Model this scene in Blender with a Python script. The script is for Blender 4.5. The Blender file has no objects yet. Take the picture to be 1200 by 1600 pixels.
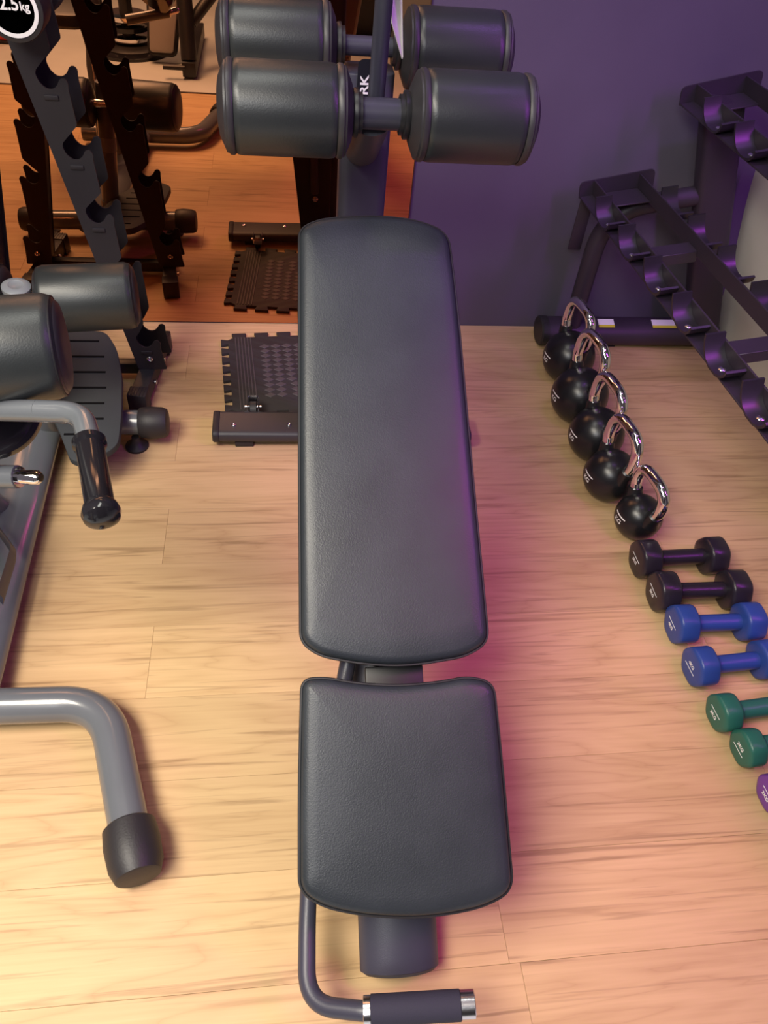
import bpy, bmesh, math, random
from mathutils import Vector, Matrix
random.seed(7)
PI = math.pi
C = bpy.context.scene.collection
S = bpy.context.scene

# ------------------------------------------------------------------ camera
CAM_H = 1.42
cam_data = bpy.data.cameras.new('camera')
cam = bpy.data.objects.new('camera', cam_data); C.objects.link(cam)
cam_data.sensor_fit = 'VERTICAL'; cam_data.sensor_height = 24.0
cam_data.lens = 24.0 * 1200.0 / 1600.0
cam_data.clip_start = 0.05
def _ray(px, py): return Vector((px - 600, -(py - 800), -1200.0))
_y = _ray(425, -480).normalized()
_x = _ray(10148, 620); _x = (_x - _y * _x.dot(_y)).normalized()
_z = _x.cross(_y)
ROT = Matrix((_x, _y, _z))                 # world = ROT @ camera
cam.matrix_world = Matrix.Translation((0, 0, CAM_H)) @ ROT.to_4x4()
S.camera = cam

# ------------------------------------------------------------------ view, world, lights
S.view_settings.view_transform = 'Standard'
S.view_settings.look = 'None'
S.view_settings.gamma = 1.0
S.view_settings.use_curve_mapping = False
S.view_settings.exposure = 0.0
W = bpy.data.worlds.new('world'); S.world = W; W.use_nodes = True
W.node_tree.nodes['Background'].inputs[0].default_value = (0.38, 0.33, 0.36, 1)
W.node_tree.nodes['Background'].inputs[1].default_value = 0.34

def area(name, loc, target, sx, sy, energy, color):
    d = bpy.data.lights.new(name, 'AREA'); d.shape = 'RECTANGLE'; d.size = sx; d.size_y = sy
    d.energy = energy; d.color = color
    o = bpy.data.objects.new(name, d); C.objects.link(o); o.location = loc
    o.rotation_euler = (Vector(target) - Vector(loc)).to_track_quat('-Z', 'Y').to_euler()
    return o
k_ = area('ceiling_panel_left', (-1.15, 0.0, 2.6), (-0.62, 0.40, 0), 1.6, 0.8, 49, (1.0, 0.92, 0.78)); k_.data.spread = math.radians(112)
area('ceiling_panel_centre', (-0.3, 1.3, 2.8), (0.1, 1.1, 0), 0.9, 0.35, 11, (0.98, 0.98, 0.88))
area('ceiling_panel_rear', (-0.9, -1.6, 2.8), (-0.6, -0.9, 0), 1.2, 0.6, 40, (0.95, 0.97, 1.0))
p_ = area('purple_light_strip', (1.75, 0.25, 2.3), (0.75, 1.0, 0), 0.10, 1.4, 5.5, (0.62, 0.08, 1.0)); p_.data.spread = math.radians(110)
p_ = area('purple_rack_fill', (1.75, 0.5, 1.7), (0.95, 1.4, 0.5), 0.10, 0.9, 3.4, (0.62, 0.06, 1.0)); p_.data.spread = math.radians(80)  # added fill that turns the rack saddles purple, no such fixture known
area('purple_wash', (1.0, 1.3, 2.75), (0.9, 2.2, 1.2), 0.8, 0.1, 3.4, (0.50, 0.16, 1.0)).data.spread = math.radians(90)
sd_ = bpy.data.lights.new('pink_spot', 'SPOT'); sd_.energy = 66; sd_.color = (1.0, 0.10, 0.44); sd_.spot_size = math.radians(43); sd_.spot_blend = 1.0; sd_.shadow_soft_size = 0.22
so_ = bpy.data.objects.new('pink_spot', sd_); C.objects.link(so_); so_.location = (1.35, 0.35, 2.45)
so_.rotation_euler = (Vector((0.52, 0.62, 0)) - Vector(so_.location)).to_track_quat('-Z', 'Y').to_euler()

# ------------------------------------------------------------------ materials
def mat(name, col, rough=0.5, metal=0.0, bump=0.0, bscale=200.0, var=0.0, vscale=6.0, coat=0.0, spec=0.5):
    m = bpy.data.materials.new(name); m.use_nodes = True
    nt = m.node_tree; n = nt.nodes; b = n['Principled BSDF']
    b.inputs['Base Color'].default_value = (*col, 1); b.inputs['Roughness'].default_value = rough
    b.inputs['Metallic'].default_value = metal
    b.inputs['Specular IOR Level'].default_value = spec
    if coat: b.inputs['Coat Weight'].default_value = coat; b.inputs['Coat Roughness'].default_value = 0.08
    tc = n.new('ShaderNodeTexCoord')
    if var:
        t = n.new('ShaderNodeTexNoise'); t.inputs['Scale'].default_value = vscale; t.inputs['Detail'].default_value = 5
        nt.links.new(tc.outputs['Object'], t.inputs['Vector'])
        r = n.new('ShaderNodeMapRange'); r.inputs['From Min'].default_value = 0.3; r.inputs['From Max'].default_value = 0.7
        r.inputs['To Min'].default_value = 1 - var; r.inputs['To Max'].default_value = 1 + var
        nt.links.new(t.outputs['Fac'], r.inputs['Value'])
        v = n.new('ShaderNodeVectorMath'); v.operation = 'SCALE'; v.inputs[0].default_value = col
        nt.links.new(r.outputs[0], v.inputs['Scale']); nt.links.new(v.outputs[0], b.inputs['Base Color'])
        r2 = n.new('ShaderNodeMapRange'); r2.inputs['To Min'].default_value = rough * 0.8; r2.inputs['To Max'].default_value = min(1, rough * 1.2)
        nt.links.new(t.outputs['Fac'], r2.inputs['Value']); nt.links.new(r2.outputs[0], b.inputs['Roughness'])
    if bump:
        t = n.new('ShaderNodeTexNoise'); t.inputs['Scale'].default_value = bscale; t.inputs['Detail'].default_value = 3
        nt.links.new(tc.outputs['Object'], t.inputs['Vector'])
        bp = n.new('ShaderNodeBump'); bp.inputs['Strength'].default_value = bump; bp.inputs['Distance'].default_value = 0.001
        nt.links.new(t.outputs['Fac'], bp.inputs['Height']); nt.links.new(bp.outputs[0], b.inputs['Normal'])
    return m

def wood():
    m = bpy.data.materials.new('wood_plank'); m.use_nodes = True
    nt = m.node_tree; n = nt.nodes; L = nt.links; b = n['Principled BSDF']
    tc = n.new('ShaderNodeTexCoord'); oi = n.new('ShaderNodeObjectInfo')
    off = n.new('ShaderNodeVectorMath'); off.operation = 'SCALE'; off.inputs[0].default_value = (31.7, 17.3, 9.1)
    L.new(oi.outputs['Random'], off.inputs['Scale'])
    add = n.new('ShaderNodeVectorMath'); L.new(tc.outputs['Object'], add.inputs[0]); L.new(off.outputs[0], add.inputs[1])
    def mp(sx, sy):
        q = n.new('ShaderNodeMapping'); q.inputs['Scale'].default_value = (sx, sy, 1); L.new(add.outputs[0], q.inputs['Vector']); return q
    def noise(src, sc, det, dist=0.0):
        t = n.new('ShaderNodeTexNoise'); t.inputs['Scale'].default_value = sc; t.inputs['Detail'].default_value = det
        t.inputs['Distortion'].default_value = dist; L.new(src.outputs[0], t.inputs['Vector']); return t
    # broad contour figure
    big = noise(mp(1.5, 13), 1.0, 3, 0.7)
    mul = n.new('ShaderNodeMath'); mul.operation = 'MULTIPLY'; mul.inputs[1].default_value = 12.0; L.new(big.outputs['Fac'], mul.inputs[0])
    fr = n.new('ShaderNodeMath'); fr.operation = 'PINGPONG'; fr.inputs[1].default_value = 1.0; L.new(mul.outputs[0], fr.inputs[0])
    fine = noise(mp(4, 170), 1.0, 5, 0.35)
    streak = noise(mp(2.0, 58), 1.0, 5, 1.3)
    tone = noise(mp(1.3, 16), 1.0, 4)
    cr = n.new('ShaderNodeValToRGB'); e = cr.color_ramp.elements
    e[0].position = 0.0; e[0].color = (0.37, 0.215, 0.095, 1); e[1].position = 1.0; e[1].color = (0.70, 0.485, 0.26, 1)
    pw = n.new('ShaderNodeMath'); pw.operation = 'POWER'; pw.inputs[1].default_value = 0.35; L.new(fr.outputs[0], pw.inputs[0])
    w1 = n.new('ShaderNodeMix'); w1.inputs['Factor'].default_value = 0.5
    L.new(pw.outputs[0], w1.inputs[2]); L.new(fine.outputs['Fac'], w1.inputs[3])
    w2 = n.new('ShaderNodeMix'); w2.inputs['Factor'].default_value = 0.35
    L.new(w1.outputs[0], w2.inputs[2]); L.new(tone.outputs['Fac'], w2.inputs[3])
    L.new(w2.outputs[0], cr.inputs['Fac'])
    # dark mineral streaks
    sr = n.new('ShaderNodeMapRange'); sr.inputs['From Min'].default_value = 0.57; sr.inputs['From Max'].default_value = 0.72
    sr.inputs['To Min'].default_value = 0.0; sr.inputs['To Max'].default_value = 0.62; L.new(streak.outputs['Fac'], sr.inputs['Value'])
    mx = n.new('ShaderNodeMix'); mx.data_type = 'RGBA'; L.new(sr.outputs[0], mx.inputs['Factor'])
    L.new(cr.outputs[0], mx.inputs[6]); mx.inputs[7].default_value = (0.24, 0.14, 0.065, 1)
    # plank to plank tone
    pr = n.new('ShaderNodeMapRange'); pr.inputs['To Min'].default_value = 0.93; pr.inputs['To Max'].default_value = 1.07; L.new(oi.outputs['Random'], pr.inputs['Value'])
    sc = n.new('ShaderNodeVectorMath'); sc.operation = 'SCALE'; L.new(mx.outputs[2], sc.inputs[0]); L.new(pr.outputs[0], sc.inputs['Scale'])
    L.new(sc.outputs[0], b.inputs['Base Color'])
    b.inputs['Roughness'].default_value = 0.5; b.inputs['Specular IOR Level'].default_value = 0.35
    bp = n.new('ShaderNodeBump'); bp.inputs['Strength'].default_value = 0.12; bp.inputs['Distance'].default_value = 0.001
    L.new(fine.outputs['Fac'], bp.inputs['Height']); L.new(bp.outputs[0], b.inputs['Normal'])
    return m

M = dict(
    wood=wood(),
    sub=mat('dark_underlay', (0.10, 0.06, 0.03), 0.9, var=0.2),
    matgrey=mat('pale_grey_gym_floor', (0.56, 0.60, 0.60), 0.8, var=0.08, vscale=3),
    wall=mat('slate_wall_paint', (0.112, 0.098, 0.142), 0.75, bump=0.25, bscale=350, var=0.05),
    mirror=mat('bronze_mirror_glass', (0.54, 0.255, 0.13), 0.0, 1.0),
    edge=mat('mirror_edge', (0.06, 0.03, 0.02), 0.3),
    leather=mat('black_leatherette', (0.021, 0.027, 0.034), 0.44, bump=0.35, bscale=420, var=0.12, vscale=9, spec=0.6),
    roll=mat('black_roller_leatherette', (0.022, 0.026, 0.028), 0.38, bump=0.2, bscale=420, var=0.1, spec=0.6),
    pipe=mat('black_piping', (0.012, 0.012, 0.014), 0.5, var=0.1),
    saddle=mat('saddle_plastic', (0.020, 0.016, 0.024), 0.40, var=0.1, spec=0.8),
    groove=mat('groove_black', (0.006, 0.006, 0.007), 0.8, spec=0.1),
    fplate=mat('foot_plate_plastic', (0.048, 0.054, 0.060), 0.6, bump=0.2, bscale=400, var=0.05, spec=0.3),
    treep=mat('tree_rack_paint', (0.024, 0.021, 0.026), 0.55, spec=0.3, bump=0.15, bscale=600, var=0.06),
    plastic=mat('charcoal_plastic', (0.035, 0.033, 0.038), 0.42, bump=0.15, bscale=300, var=0.1),
    frame=mat('dark_grey_powder_coat', (0.042, 0.042, 0.064), 0.38, bump=0.15, bscale=600, var=0.06),
    blackframe=mat('black_powder_coat', (0.016, 0.016, 0.019), 0.42, bump=0.15, bscale=600, var=0.1),
    rackp=mat('satin_rack_paint', (0.036, 0.026, 0.042), 0.45, bump=0.15, bscale=600, var=0.08),
    gloss=mat('glossy_black_plastic', (0.012, 0.011, 0.014), 0.12, var=0.1),
    chrome=mat('polished_chrome', (0.86, 0.85, 0.87), 0.05, 1.0),
    steel=mat('brushed_steel', (0.72, 0.71, 0.76), 0.22, 1.0, bump=0.1, bscale=300),
    foam=mat('black_foam_grip', (0.024, 0.023, 0.042), 0.8, bump=0.5, bscale=500, var=0.1),
    grey=mat('gloss_grey_enamel', (0.12, 0.13, 0.145), 0.25, var=0.05, coat=0.4),
    greymat=mat('grey_cap_plastic', (0.20, 0.215, 0.24), 0.45, var=0.05),
    rubber=mat('black_rubber', (0.020, 0.018, 0.021), 0.5, bump=0.3, bscale=250, var=0.12),
    kb=mat('kettlebell_rubber', (0.010, 0.010, 0.012), 0.30, bump=0.1, bscale=400, var=0.1),
    matrub=mat('foam_mat', (0.026, 0.022, 0.024), 0.72, bump=0.5, bscale=700, var=0.12),
    matdia=mat('foam_mat_diamond', (0.070, 0.060, 0.064), 0.6, bump=0.3, bscale=700),
    vblack=mat('black_vinyl', (0.018, 0.014, 0.022), 0.32, var=0.1, bump=0.1),
    vblue=mat('blue_vinyl', (0.024, 0.060, 0.27), 0.38, var=0.06, bump=0.1),
    vgreen=mat('green_vinyl', (0.020, 0.125, 0.095), 0.38, var=0.06, bump=0.1),
    vpurple=mat('purple_vinyl', (0.17, 0.045, 0.33), 0.38, var=0.06, bump=0.1),
    white=mat('white_print', (0.85, 0.85, 0.87), 0.5, var=0.03),
    paper=mat('white_paper', (0.78, 0.77, 0.76), 0.7, var=0.04),
    sheet=mat('white_plastic_sheet', (0.66, 0.64, 0.60), 0.6, var=0.05, bump=0.3, bscale=40),
    yellow=mat('yellow_label_print', (0.65, 0.60, 0.04), 0.5, var=0.05),
    sticker=mat('black_sticker', (0.012, 0.013, 0.018), 0.25, var=0.05),
    red=mat('red_plastic', (0.65, 0.035, 0.02), 0.35, var=0.05),
    tan=mat('tan_vinyl', (0.30, 0.27, 0.25), 0.5, var=0.06),
    bluecloth=mat('dark_blue_vinyl', (0.03, 0.06, 0.12), 0.6, var=0.1),
    trim=mat('dark_floor_trim', (0.05, 0.03, 0.025), 0.5, var=0.1),
)

# ------------------------------------------------------------------ helpers
def thing(name, label, cat, loc=(0, 0, 0), rz=0.0, group=None):
    o = bpy.data.objects.new(name, None); C.objects.link(o)
    o.empty_display_size = 0.05
    o.location = loc; o.rotation_euler = (0, 0, rz); o['label'] = label; o['category'] = cat
    if group: o['group'] = group
    return o
def root_of(p):
    while p.parent: p = p.parent
    return p
def to_local(p, v):
    r = root_of(p); q = Vector(v) - r.location
    return Matrix.Rotation(-r.rotation_euler.z, 3, 'Z') @ q
def link(name, bm, m, parent=None, local=False, smooth=True, label=None, kind=None, ang=40):
    if parent is not None and not local:
        for v in bm.verts: v.co = to_local(parent, v.co)
    bmesh.ops.recalc_face_normals(bm, faces=bm.faces)
    me = bpy.data.meshes.new(name); bm.to_mesh(me); bm.free()
    me.materials.append(m)
    o = bpy.data.objects.new(name, me); C.objects.link(o)
    if smooth:
        for p in me.polygons: p.use_smooth = True
        me.set_sharp_from_angle(angle=math.radians(ang))
    if parent is not None: o.parent = parent
    if label: o['label'] = label
    if kind: o['kind'] = kind
    return o
def tag(o, label, cat, group=None):
    o['label'] = label; o['category'] = cat
    if group: o['group'] = group
    return o
def rings(bm, rs, cap0=True, cap1=True, closed=False):
    vs = [[bm.verts.new(p) for p in r] for r in rs]
    n = len(vs[0]); k = len(vs)
    for i in range(k if closed else k - 1):
        a, b = vs[i], vs[(i + 1) % k]
        for j in range(n):
            bm.faces.new((a[j], a[(j + 1) % n], b[(j + 1) % n], b[j]))
    if not closed:
        if cap0: bm.faces.new(vs[0][::-1])
        if cap1: bm.faces.new(vs[-1])
    return vs
def fillet(pts, r, seg=7):
    pts = [Vector(p) for p in pts]; out = [pts[0]]
    for i in range(1, len(pts) - 1):
        a, b, c = pts[i - 1], pts[i], pts[i + 1]
        u = (a - b); v = (c - b); rr = r[i] if isinstance(r, (list, tuple)) else r
        d = min(rr, u.length * 0.49, v.length * 0.49); p0 = b + u.normalized() * d; p1 = b + v.normalized() * d
        for k in range(seg + 1):
            t = k / seg; out.append(p0 * (1 - t) ** 2 + b * 2 * t * (1 - t) + p1 * t * t)
    out.append(pts[-1]); return out
def tube(bm, pts, r, seg=20, ry=None, up=None, closed=False):
    """round or oval tube along a path; r may be a list; ry = second radius"""
    pts = [Vector(p) for p in pts]; n = len(pts); rs = []
    if isinstance(r, (int, float)): r = [r] * n
    if up is None: up = Vector((0, 0, 1))
    up = Vector(up); prev = None
    for i, p in enumerate(pts):
        if closed: t = (pts[(i + 1) % n] - pts[i - 1])
        else: t = pts[min(i + 1, n - 1)] - pts[max(i - 1, 0)]
        t.normalize()
        if prev is None:
            s = t.cross(up)
            if s.length < 1e-3: s = t.cross(Vector((0, 1, 0)))
            s.normalize()
        else:
            s = prev - t * prev.dot(t); s.normalize()
        prev = s; w = s.cross(t).normalized()
        b = r[i] if ry is None else ry * (r[i] / r[0])
        rs.append([p + s * math.cos(2 * PI * k / seg) * r[i] + w * math.sin(2 * PI * k / seg) * b for k in range(seg)])
    rings(bm, rs, closed=closed)
def lathe(bm, prof, origin, axis, seg=40, ref=None):
    """prof: list of (distance along axis, radius)"""
    a = Vector(axis).normalized(); ref = Vector(ref or (0, 0, 1))
    s = a.cross(ref)
    if s.length < 1e-3: s = a.cross(Vector((0, 1, 0)))
    s.normalize(); w = a.cross(s); o = Vector(origin)
    rings(bm, [[o + a * d + (s * math.cos(2 * PI * k / seg) + w * math.sin(2 * PI * k / seg)) * max(r, 1e-5) for k in range(seg)] for d, r in prof])
def box(bm, c, sz, mtx=None, bev=0.0, seg=2):
    g = bmesh.ops.create_cube(bm, size=1.0)
    vs = g['verts']
    for v in vs: v.co = Vector((v.co.x * sz[0], v.co.y * sz[1], v.co.z * sz[2]))
    if bev:
        es = list({e for v in vs for e in v.link_edges})
        r = bmesh.ops.bevel(bm, geom=es, offset=bev, segments=seg, affect='EDGES', profile=0.5)
        vs = list({v for f in r['faces'] for v in f.verts} | {v for v in vs if v.is_valid})
    for v in vs:
        if mtx is not None: v.co = mtx @ v.co
        v.co = v.co + Vector(c)
def BM(): return bmesh.new()
def boxo(name, c, sz, m, parent=None, bev=0.003, rot=None, local=False, label=None):
    bm = BM(); box(bm, c, sz, rot, bev); return link(name, bm, m, parent, local, label=label)
def tubeo(name, pts, r, m, parent, seg=20, ry=None, up=None, local=False, label=None, closed=False):
    bm = BM(); tube(bm, pts, r, seg, ry, up, closed); return link(name, bm, m, parent, local, label=label)
def latheo(name, prof, origin, axis, m, parent, seg=40, local=False, label=None):
    bm = BM(); lathe(bm, prof, origin, axis, seg); return link(name, bm, m, parent, local, label=label)
def round_poly(P, r, seg=6):
    out = []; n = len(P)
    for i in range(n):
        a, b, c = Vector(P[i - 1]), Vector(P[i]), Vector(P[(i + 1) % n]); rr = r[i] if isinstance(r, (list, tuple)) else r
        if rr <= 0: out.append(b); continue
        u, v = a - b, c - b; d = min(rr, u.length * 0.48, v.length * 0.48)
        p0, p1 = b + u.normalized() * d, b + v.normalized() * d
        for k in range(seg + 1):
            t = k / seg; out.append(p0 * (1 - t) ** 2 + b * 2 * t * (1 - t) + p1 * t * t)
    return out
def offset_poly(P, d):
    n = len(P); out = []
    area_ = sum(P[i].x * P[(i + 1) % n].y - P[(i + 1) % n].x * P[i].y for i in range(n)); sgn = 1 if area_ > 0 else -1
    for i in range(n):
        t = (P[(i + 1) % n] - P[i - 1])
        if t.length < 1e-9: out.append(P[i].copy()); continue
        t.normalize(); out.append(P[i] + Vector((-t.y, t.x)) * d * sgn)
    return out
def prism(bm, P, z0, z1, F, bev=0.0, dome=None):
    """outline P (2-D) raised from z0 to z1; F maps (x, y, z) to the world; dome adds soft inset rings"""
    lv = [(z0, bev), (z0 + bev, 0)] if bev else [(z0, 0)]
    lv += [(z1 - bev, 0), (z1 - bev * 0.3, bev * 0.3), (z1, bev)] if bev else [(z1, 0)]
    if dome:
        lv = [(z0, 0.006), (z0 + 0.006, 0), (z1 - 0.018, 0.0), (z1 - 0.010, 0.0015), (z1 - 0.004, 0.006), (z1 - 0.001, 0.014)]
    rs = []
    for z, ins in lv:
        Q = offset_poly(P, ins) if ins else P
        rs.append([F(q.x, q.y, z) for q in Q])
    if dome:
        Q = offset_poly(P, 0.014); cx = sum(q.x for q in Q) / len(Q); cy = sum(q.y for q in Q) / len(Q)
        for k, h in ((0.9, .35), (0.75, .7), (0.5, .92), (0.2, 1.0)):
            rs.append([F(cx + (q.x - cx) * k, cy + (q.y - cy) * k, z1 - 0.001 + (dome + 0.001) * h) for q in Q])
    rings(bm, rs)
def text_mesh(body, size, extrude=0.0003, spacing=1.0):
    cu = bpy.data.curves.new('lettering', 'FONT'); cu.body = body; cu.size = size; cu.extrude = extrude
    cu.align_x = 'CENTER'; cu.align_y = 'CENTER'; cu.space_character = spacing; cu.offset = size * 0.02
    o = bpy.data.objects.new('lettering', cu); C.objects.link(o)
    bpy.context.view_layer.update()
    me = bpy.data.meshes.new_from_object(o.evaluated_get(bpy.context.evaluated_depsgraph_get()))
    bpy.data.objects.remove(o); bm = BM(); bm.from_mesh(me); bpy.data.meshes.remove(me)
    return bm
def frame_map(o, X, Y, Z):
    o, X, Y, Z = Vector(o), Vector(X), Vector(Y), Vector(Z)
    return lambda x, y, z=0.0: o + X * x + Y * y + Z * z
def map_bm(bm, F):
    for v in bm.verts: v.co = F(v.co.x, v.co.y, v.co.z)
    return bm
def dup(root, loc, rz, label, group=None):
    r = root.copy(); C.objects.link(r); r.location = loc; r.rotation_euler = (0, 0, rz); r['label'] = label
    for ch in root.children:
        c = ch.copy(); C.objects.link(c); c.parent = r
        for g in ch.children:
            d = g.copy(); C.objects.link(d); d.parent = c
    return r
# camera-derived survey of the room, used only to read world positions off the photograph
CO = Vector((0, 0, CAM_H))
def rw(px, py): return ROT @ _ray(px, py)
def onz(px, py, z):
    d = rw(px, py); return CO + d * ((z - CAM_H) / d.z)
def ony(px, py, y):
    d = rw(px, py); return CO + d * (y / d.y)
def ondepth(px, py, dep): return CO + rw(px, py) * (dep / 1200.0)
def onplane(px, py, p, n):
    d = rw(px, py); n = Vector(n); return CO + d * ((Vector(p) - CO).dot(n) / d.dot(n))

# ================================================================== THE SETTING
WY = 2.2
floor = link('floor', (lambda b: (box(b, (0, -0.9, -0.02), (6.0, 6.2, 0.03)), b)[1])(BM()), M['matgrey'])
floor['kind'] = 'structure'
# wooden planks: rows along X, half staggered, each its own piece
PW, PL = 0.1765, 1.24
bm = BM(); box(bm, (0, 0, -0.0022), (PL - 0.0004, PW - 0.0004, 0.0044), bev=0.0003, seg=1)
plank_mesh = None
row = 0; y0 = 0.303 - PW
first = None
k = 0
for i in range(-1, 12):
    yy0 = 0.303 + PW * i
    if yy0 < 0.2: continue
    yy1 = min(yy0 + PW, WY - 0.002)
    if yy0 > WY - 0.02: break
    # joints of every second row fall at x = -0.29
    ph = -0.293 if i % 2 == 1 else -0.293 + PL * 0.52
    xs = ph - 3 * PL
    while xs < 3.0:
        a, b_ = max(xs, -2.98), min(xs + PL, 2.98)
        if b_ - a > 0.05:
            if first is None:
                first = link('plank', bm, M['wood'], floor, local=True, smooth=False); plank_mesh = first.data; o = first
            else:
                o = first.copy(); C.objects.link(o); o.parent = floor
            o.location = ((a + b_) / 2, (yy0 + yy1) / 2, 0.0)
            o.scale = ((b_ - a) / PL, (yy1 - yy0) / PW, 1)
            k += 1
        xs += PL
# last wooden row before the pale gym floor
for a, b_ in ((-2.98, -1.12), (-1.12, 0.37), (0.37, 1.6), (1.6, 2.98)):
    o = first.copy(); C.objects.link(o); o.parent = floor
    o.location = ((a + b_) / 2, 0.303 - PW / 2, 0.0); o.scale = ((b_ - a) / PL, 1, 1)
t = boxo('trim_1', (0, 0.118, -0.001), (5.96, 0.012, 0.008), M['trim'], bev=0.001); t['kind'] = 'structure'

w = boxo('wall_back', (0, WY + 0.06, 1.45), (6.0, 0.12, 2.94), M['wall'], bev=0.0); w['kind'] = 'structure'
XR = 1.60
w = boxo('wall_right', (XR + 0.55, 0.0, 1.45), (0.1, 4.5, 2.94), M['wall'], bev=0.0); w['kind'] = 'structure'
mr = thing('wall_mirror', 'large bronze tinted mirror panel covering the wall behind the bench', 'mirror', (-1.3, WY - 0.004, 0.003))
bm = BM(); box(bm, (-1.3125, WY - 0.0035, 1.25), (3.375, 0.005, 2.49)); link('mirror_glass', bm, M['mirror'], mr, smooth=False)
boxo('edge_strip', (0.3765, WY - 0.0038, 1.25), (0.003, 0.0064, 2.49), M['edge'], mr, bev=0.0005)

# ================================================================== SIT-UP BENCH
BX = 0.162
bench = thing('sit_up_bench', 'black padded decline sit-up bench with four foam rollers, standing in the middle', 'bench', (BX, 1.0, 0.0))
def pad(name, P0, slope, outline, radii, thick, parent):
    Yd = Vector((0, 1, slope)).normalized(); Xd = Vector((1, 0, 0)); N = Xd.cross(Yd).normalized()
    P0 = Vector(P0); pts = []
    for px, py in outline:
        q = onplane(px, py, P0, N) - P0; pts.append(Vector((q.dot(Xd), q.dot(Yd))))
    P = round_poly(pts, radii, 8); F = frame_map(P0, Xd, Yd, N)
    bm = BM(); prism(bm, P, -thick, 0.0, F, dome=0.0015)
    o = link(name, bm, M['leather'], parent, ang=70)
    Q = offset_poly(P, -0.0005)
    tubeo('piping', [F(q.x, q.y, -0.0125) for q in Q], 0.0022, M['pipe'], o, seg=6, closed=True)
    bm = BM(); prism(bm, offset_poly(P, 0.012), -thick - 0.012, -thick + 0.001, F, bev=0.002)
    link('backing_board', bm, M['pipe'], o)
    # stitch dashes inside the edge
    return F, P
# long pad
long_outline = [(468, 352), (497, 338), (540, 333), (600, 332), (655, 339), (702, 358), (716, 470), (737, 700), (766, 1003),
                (730, 1025), (660, 1037), (617, 1040), (560, 1036), (500, 1024), (470, 1003), (468, 700)]
FL, PLO = pad('long_pad', (BX, 0.637, 0.390), 0.637, long_outline, [.035, .05, .05, .05, .05, .04, .1, .1, .03, .05, .06, .06, .06, .05, .035, .1], 0.040, bench)
seat_outline = [(472, 1062), (510, 1060), (560, 1069), (622, 1073), (690, 1067), (735, 1058), (774, 1068), (788, 1200), (805, 1395),
                (760, 1420), (700, 1433), (640, 1438), (570, 1434), (510, 1422), (468, 1398), (468, 1220)]
FS, PSO = pad('short_pad', (BX, 0.611, 0.392), 0.654, seat_outline, [.045, .04, .05, .05, .05, .03, .05, .1, .04, .05, .06, .06, .06, .05, .045, .1], 0.036, bench)
# spine beam under the pads (oval) with end cap
tubeo('spine_beam', [(BX + 0.002, 0.3055, 0.0362), (BX, 0.70, 0.283), (BX, 1.20, 0.600), (BX, 1.36, 0.69)], 0.0635, M['frame'], bench, seg=32, ry=0.034)
latheo_prof = None
bm = BM(); tube(bm, [(BX + 0.002, 0.302, 0.034), (BX + 0.002, 0.306, 0.0365)], [0.058, 0.0615], 32, ry=0.034)
link('beam_end_cap', bm, M['plastic'], bench)
# pad brackets
for yy, zz in ((0.44, 0.235), (0.60, 0.34), (0.78, 0.44), (1.12, 0.655)):
    boxo('pad_bracket', (BX, yy, zz - 0.055), (0.075, 0.05, 0.085), M['blackframe'], bench, bev=0.004, rot=Matrix.Rotation(math.atan(0.64), 3, 'X'))
boxo('hinge_plate', (BX + 0.004, 0.622, 0.325), (0.094, 0.10, 0.012), M['pipe'], bench, bev=0.003, rot=Matrix.Rotation(math.atan(0.64), 3, 'X'))
# front stabiliser bar
YB = 1.632
bm = BM(); P = round_poly([Vector(p) for p in ((-0.052, 0.018), (-0.052, 0.052), (0.052, 0.052), (0.052, 0.018))], 0.018, 5)
F = lambda x, y, z: Vector((BX - 0.005 + z, YB - 0.006 * z / 0.35 + x, y))
prism(bm, P, -0.335, 0.335, F); bar = link('stabiliser_bar', bm, M['plastic'], bench)
for s in (-1, 1):
    bm = BM(); prism(bm, offset_poly(P, -0.002), s * 0.335 - (0.0 if s > 0 else 0.018), s * 0.335 + (0.018 if s > 0 else 0.0), F, bev=0.003)
    link('end_cap', bm, M['rubber'], bar)
    boxo('rubber_foot', (BX - 0.005 + s * 0.27, YB, 0.009), (0.05, 0.08, 0.018), M['rubber'], bar, bev=0.003)
for xx in (-0.140, 0.009, 0.315, 0.464):
    latheo('screw', [(0, 0.0065), (0.003, 0.0062), (0.0042, 0.004), (0.0030, 0.0025)], (xx, YB - 0.010, 0.0515), (0, 0, 1), M['steel'], bar, seg=12, label='small steel screw')
for s in (-1, 1):
    xw = BX - 0.005 + s * 0.2465
    wpts = [(xw - 0.015, YB + 0.050, 0.046), (xw - 0.015, YB + 0.088, 0.050), (xw - 0.015, YB + 0.106, 0.051), (xw + 0.015, YB + 0.106, 0.051), (xw + 0.015, YB + 0.088, 0.050), (xw + 0.015, YB + 0.050, 0.046)]
    wo = tubeo('wheel_bracket', fillet(wpts, [0, 0.01, 0.014, 0.014, 0.01, 0], 5), 0.0022, M['steel'], bench, seg=8, ry=0.012, label='small metal strap holding a transport wheel')
    latheo('wheel', [(-0.010, 0.018), (-0.008, 0.023), (0.008, 0.023), (0.010, 0.018)], (xw, YB + 0.079, 0.034), (1, 0, 0), M['rubber'], wo, seg=20)
    latheo('axle_bolt', [(-0.023, 0.005), (0.023, 0.005)], (xw, YB + 0.079, 0.044), (1, 0, 0), M['steel'], wo, seg=12)
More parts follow.
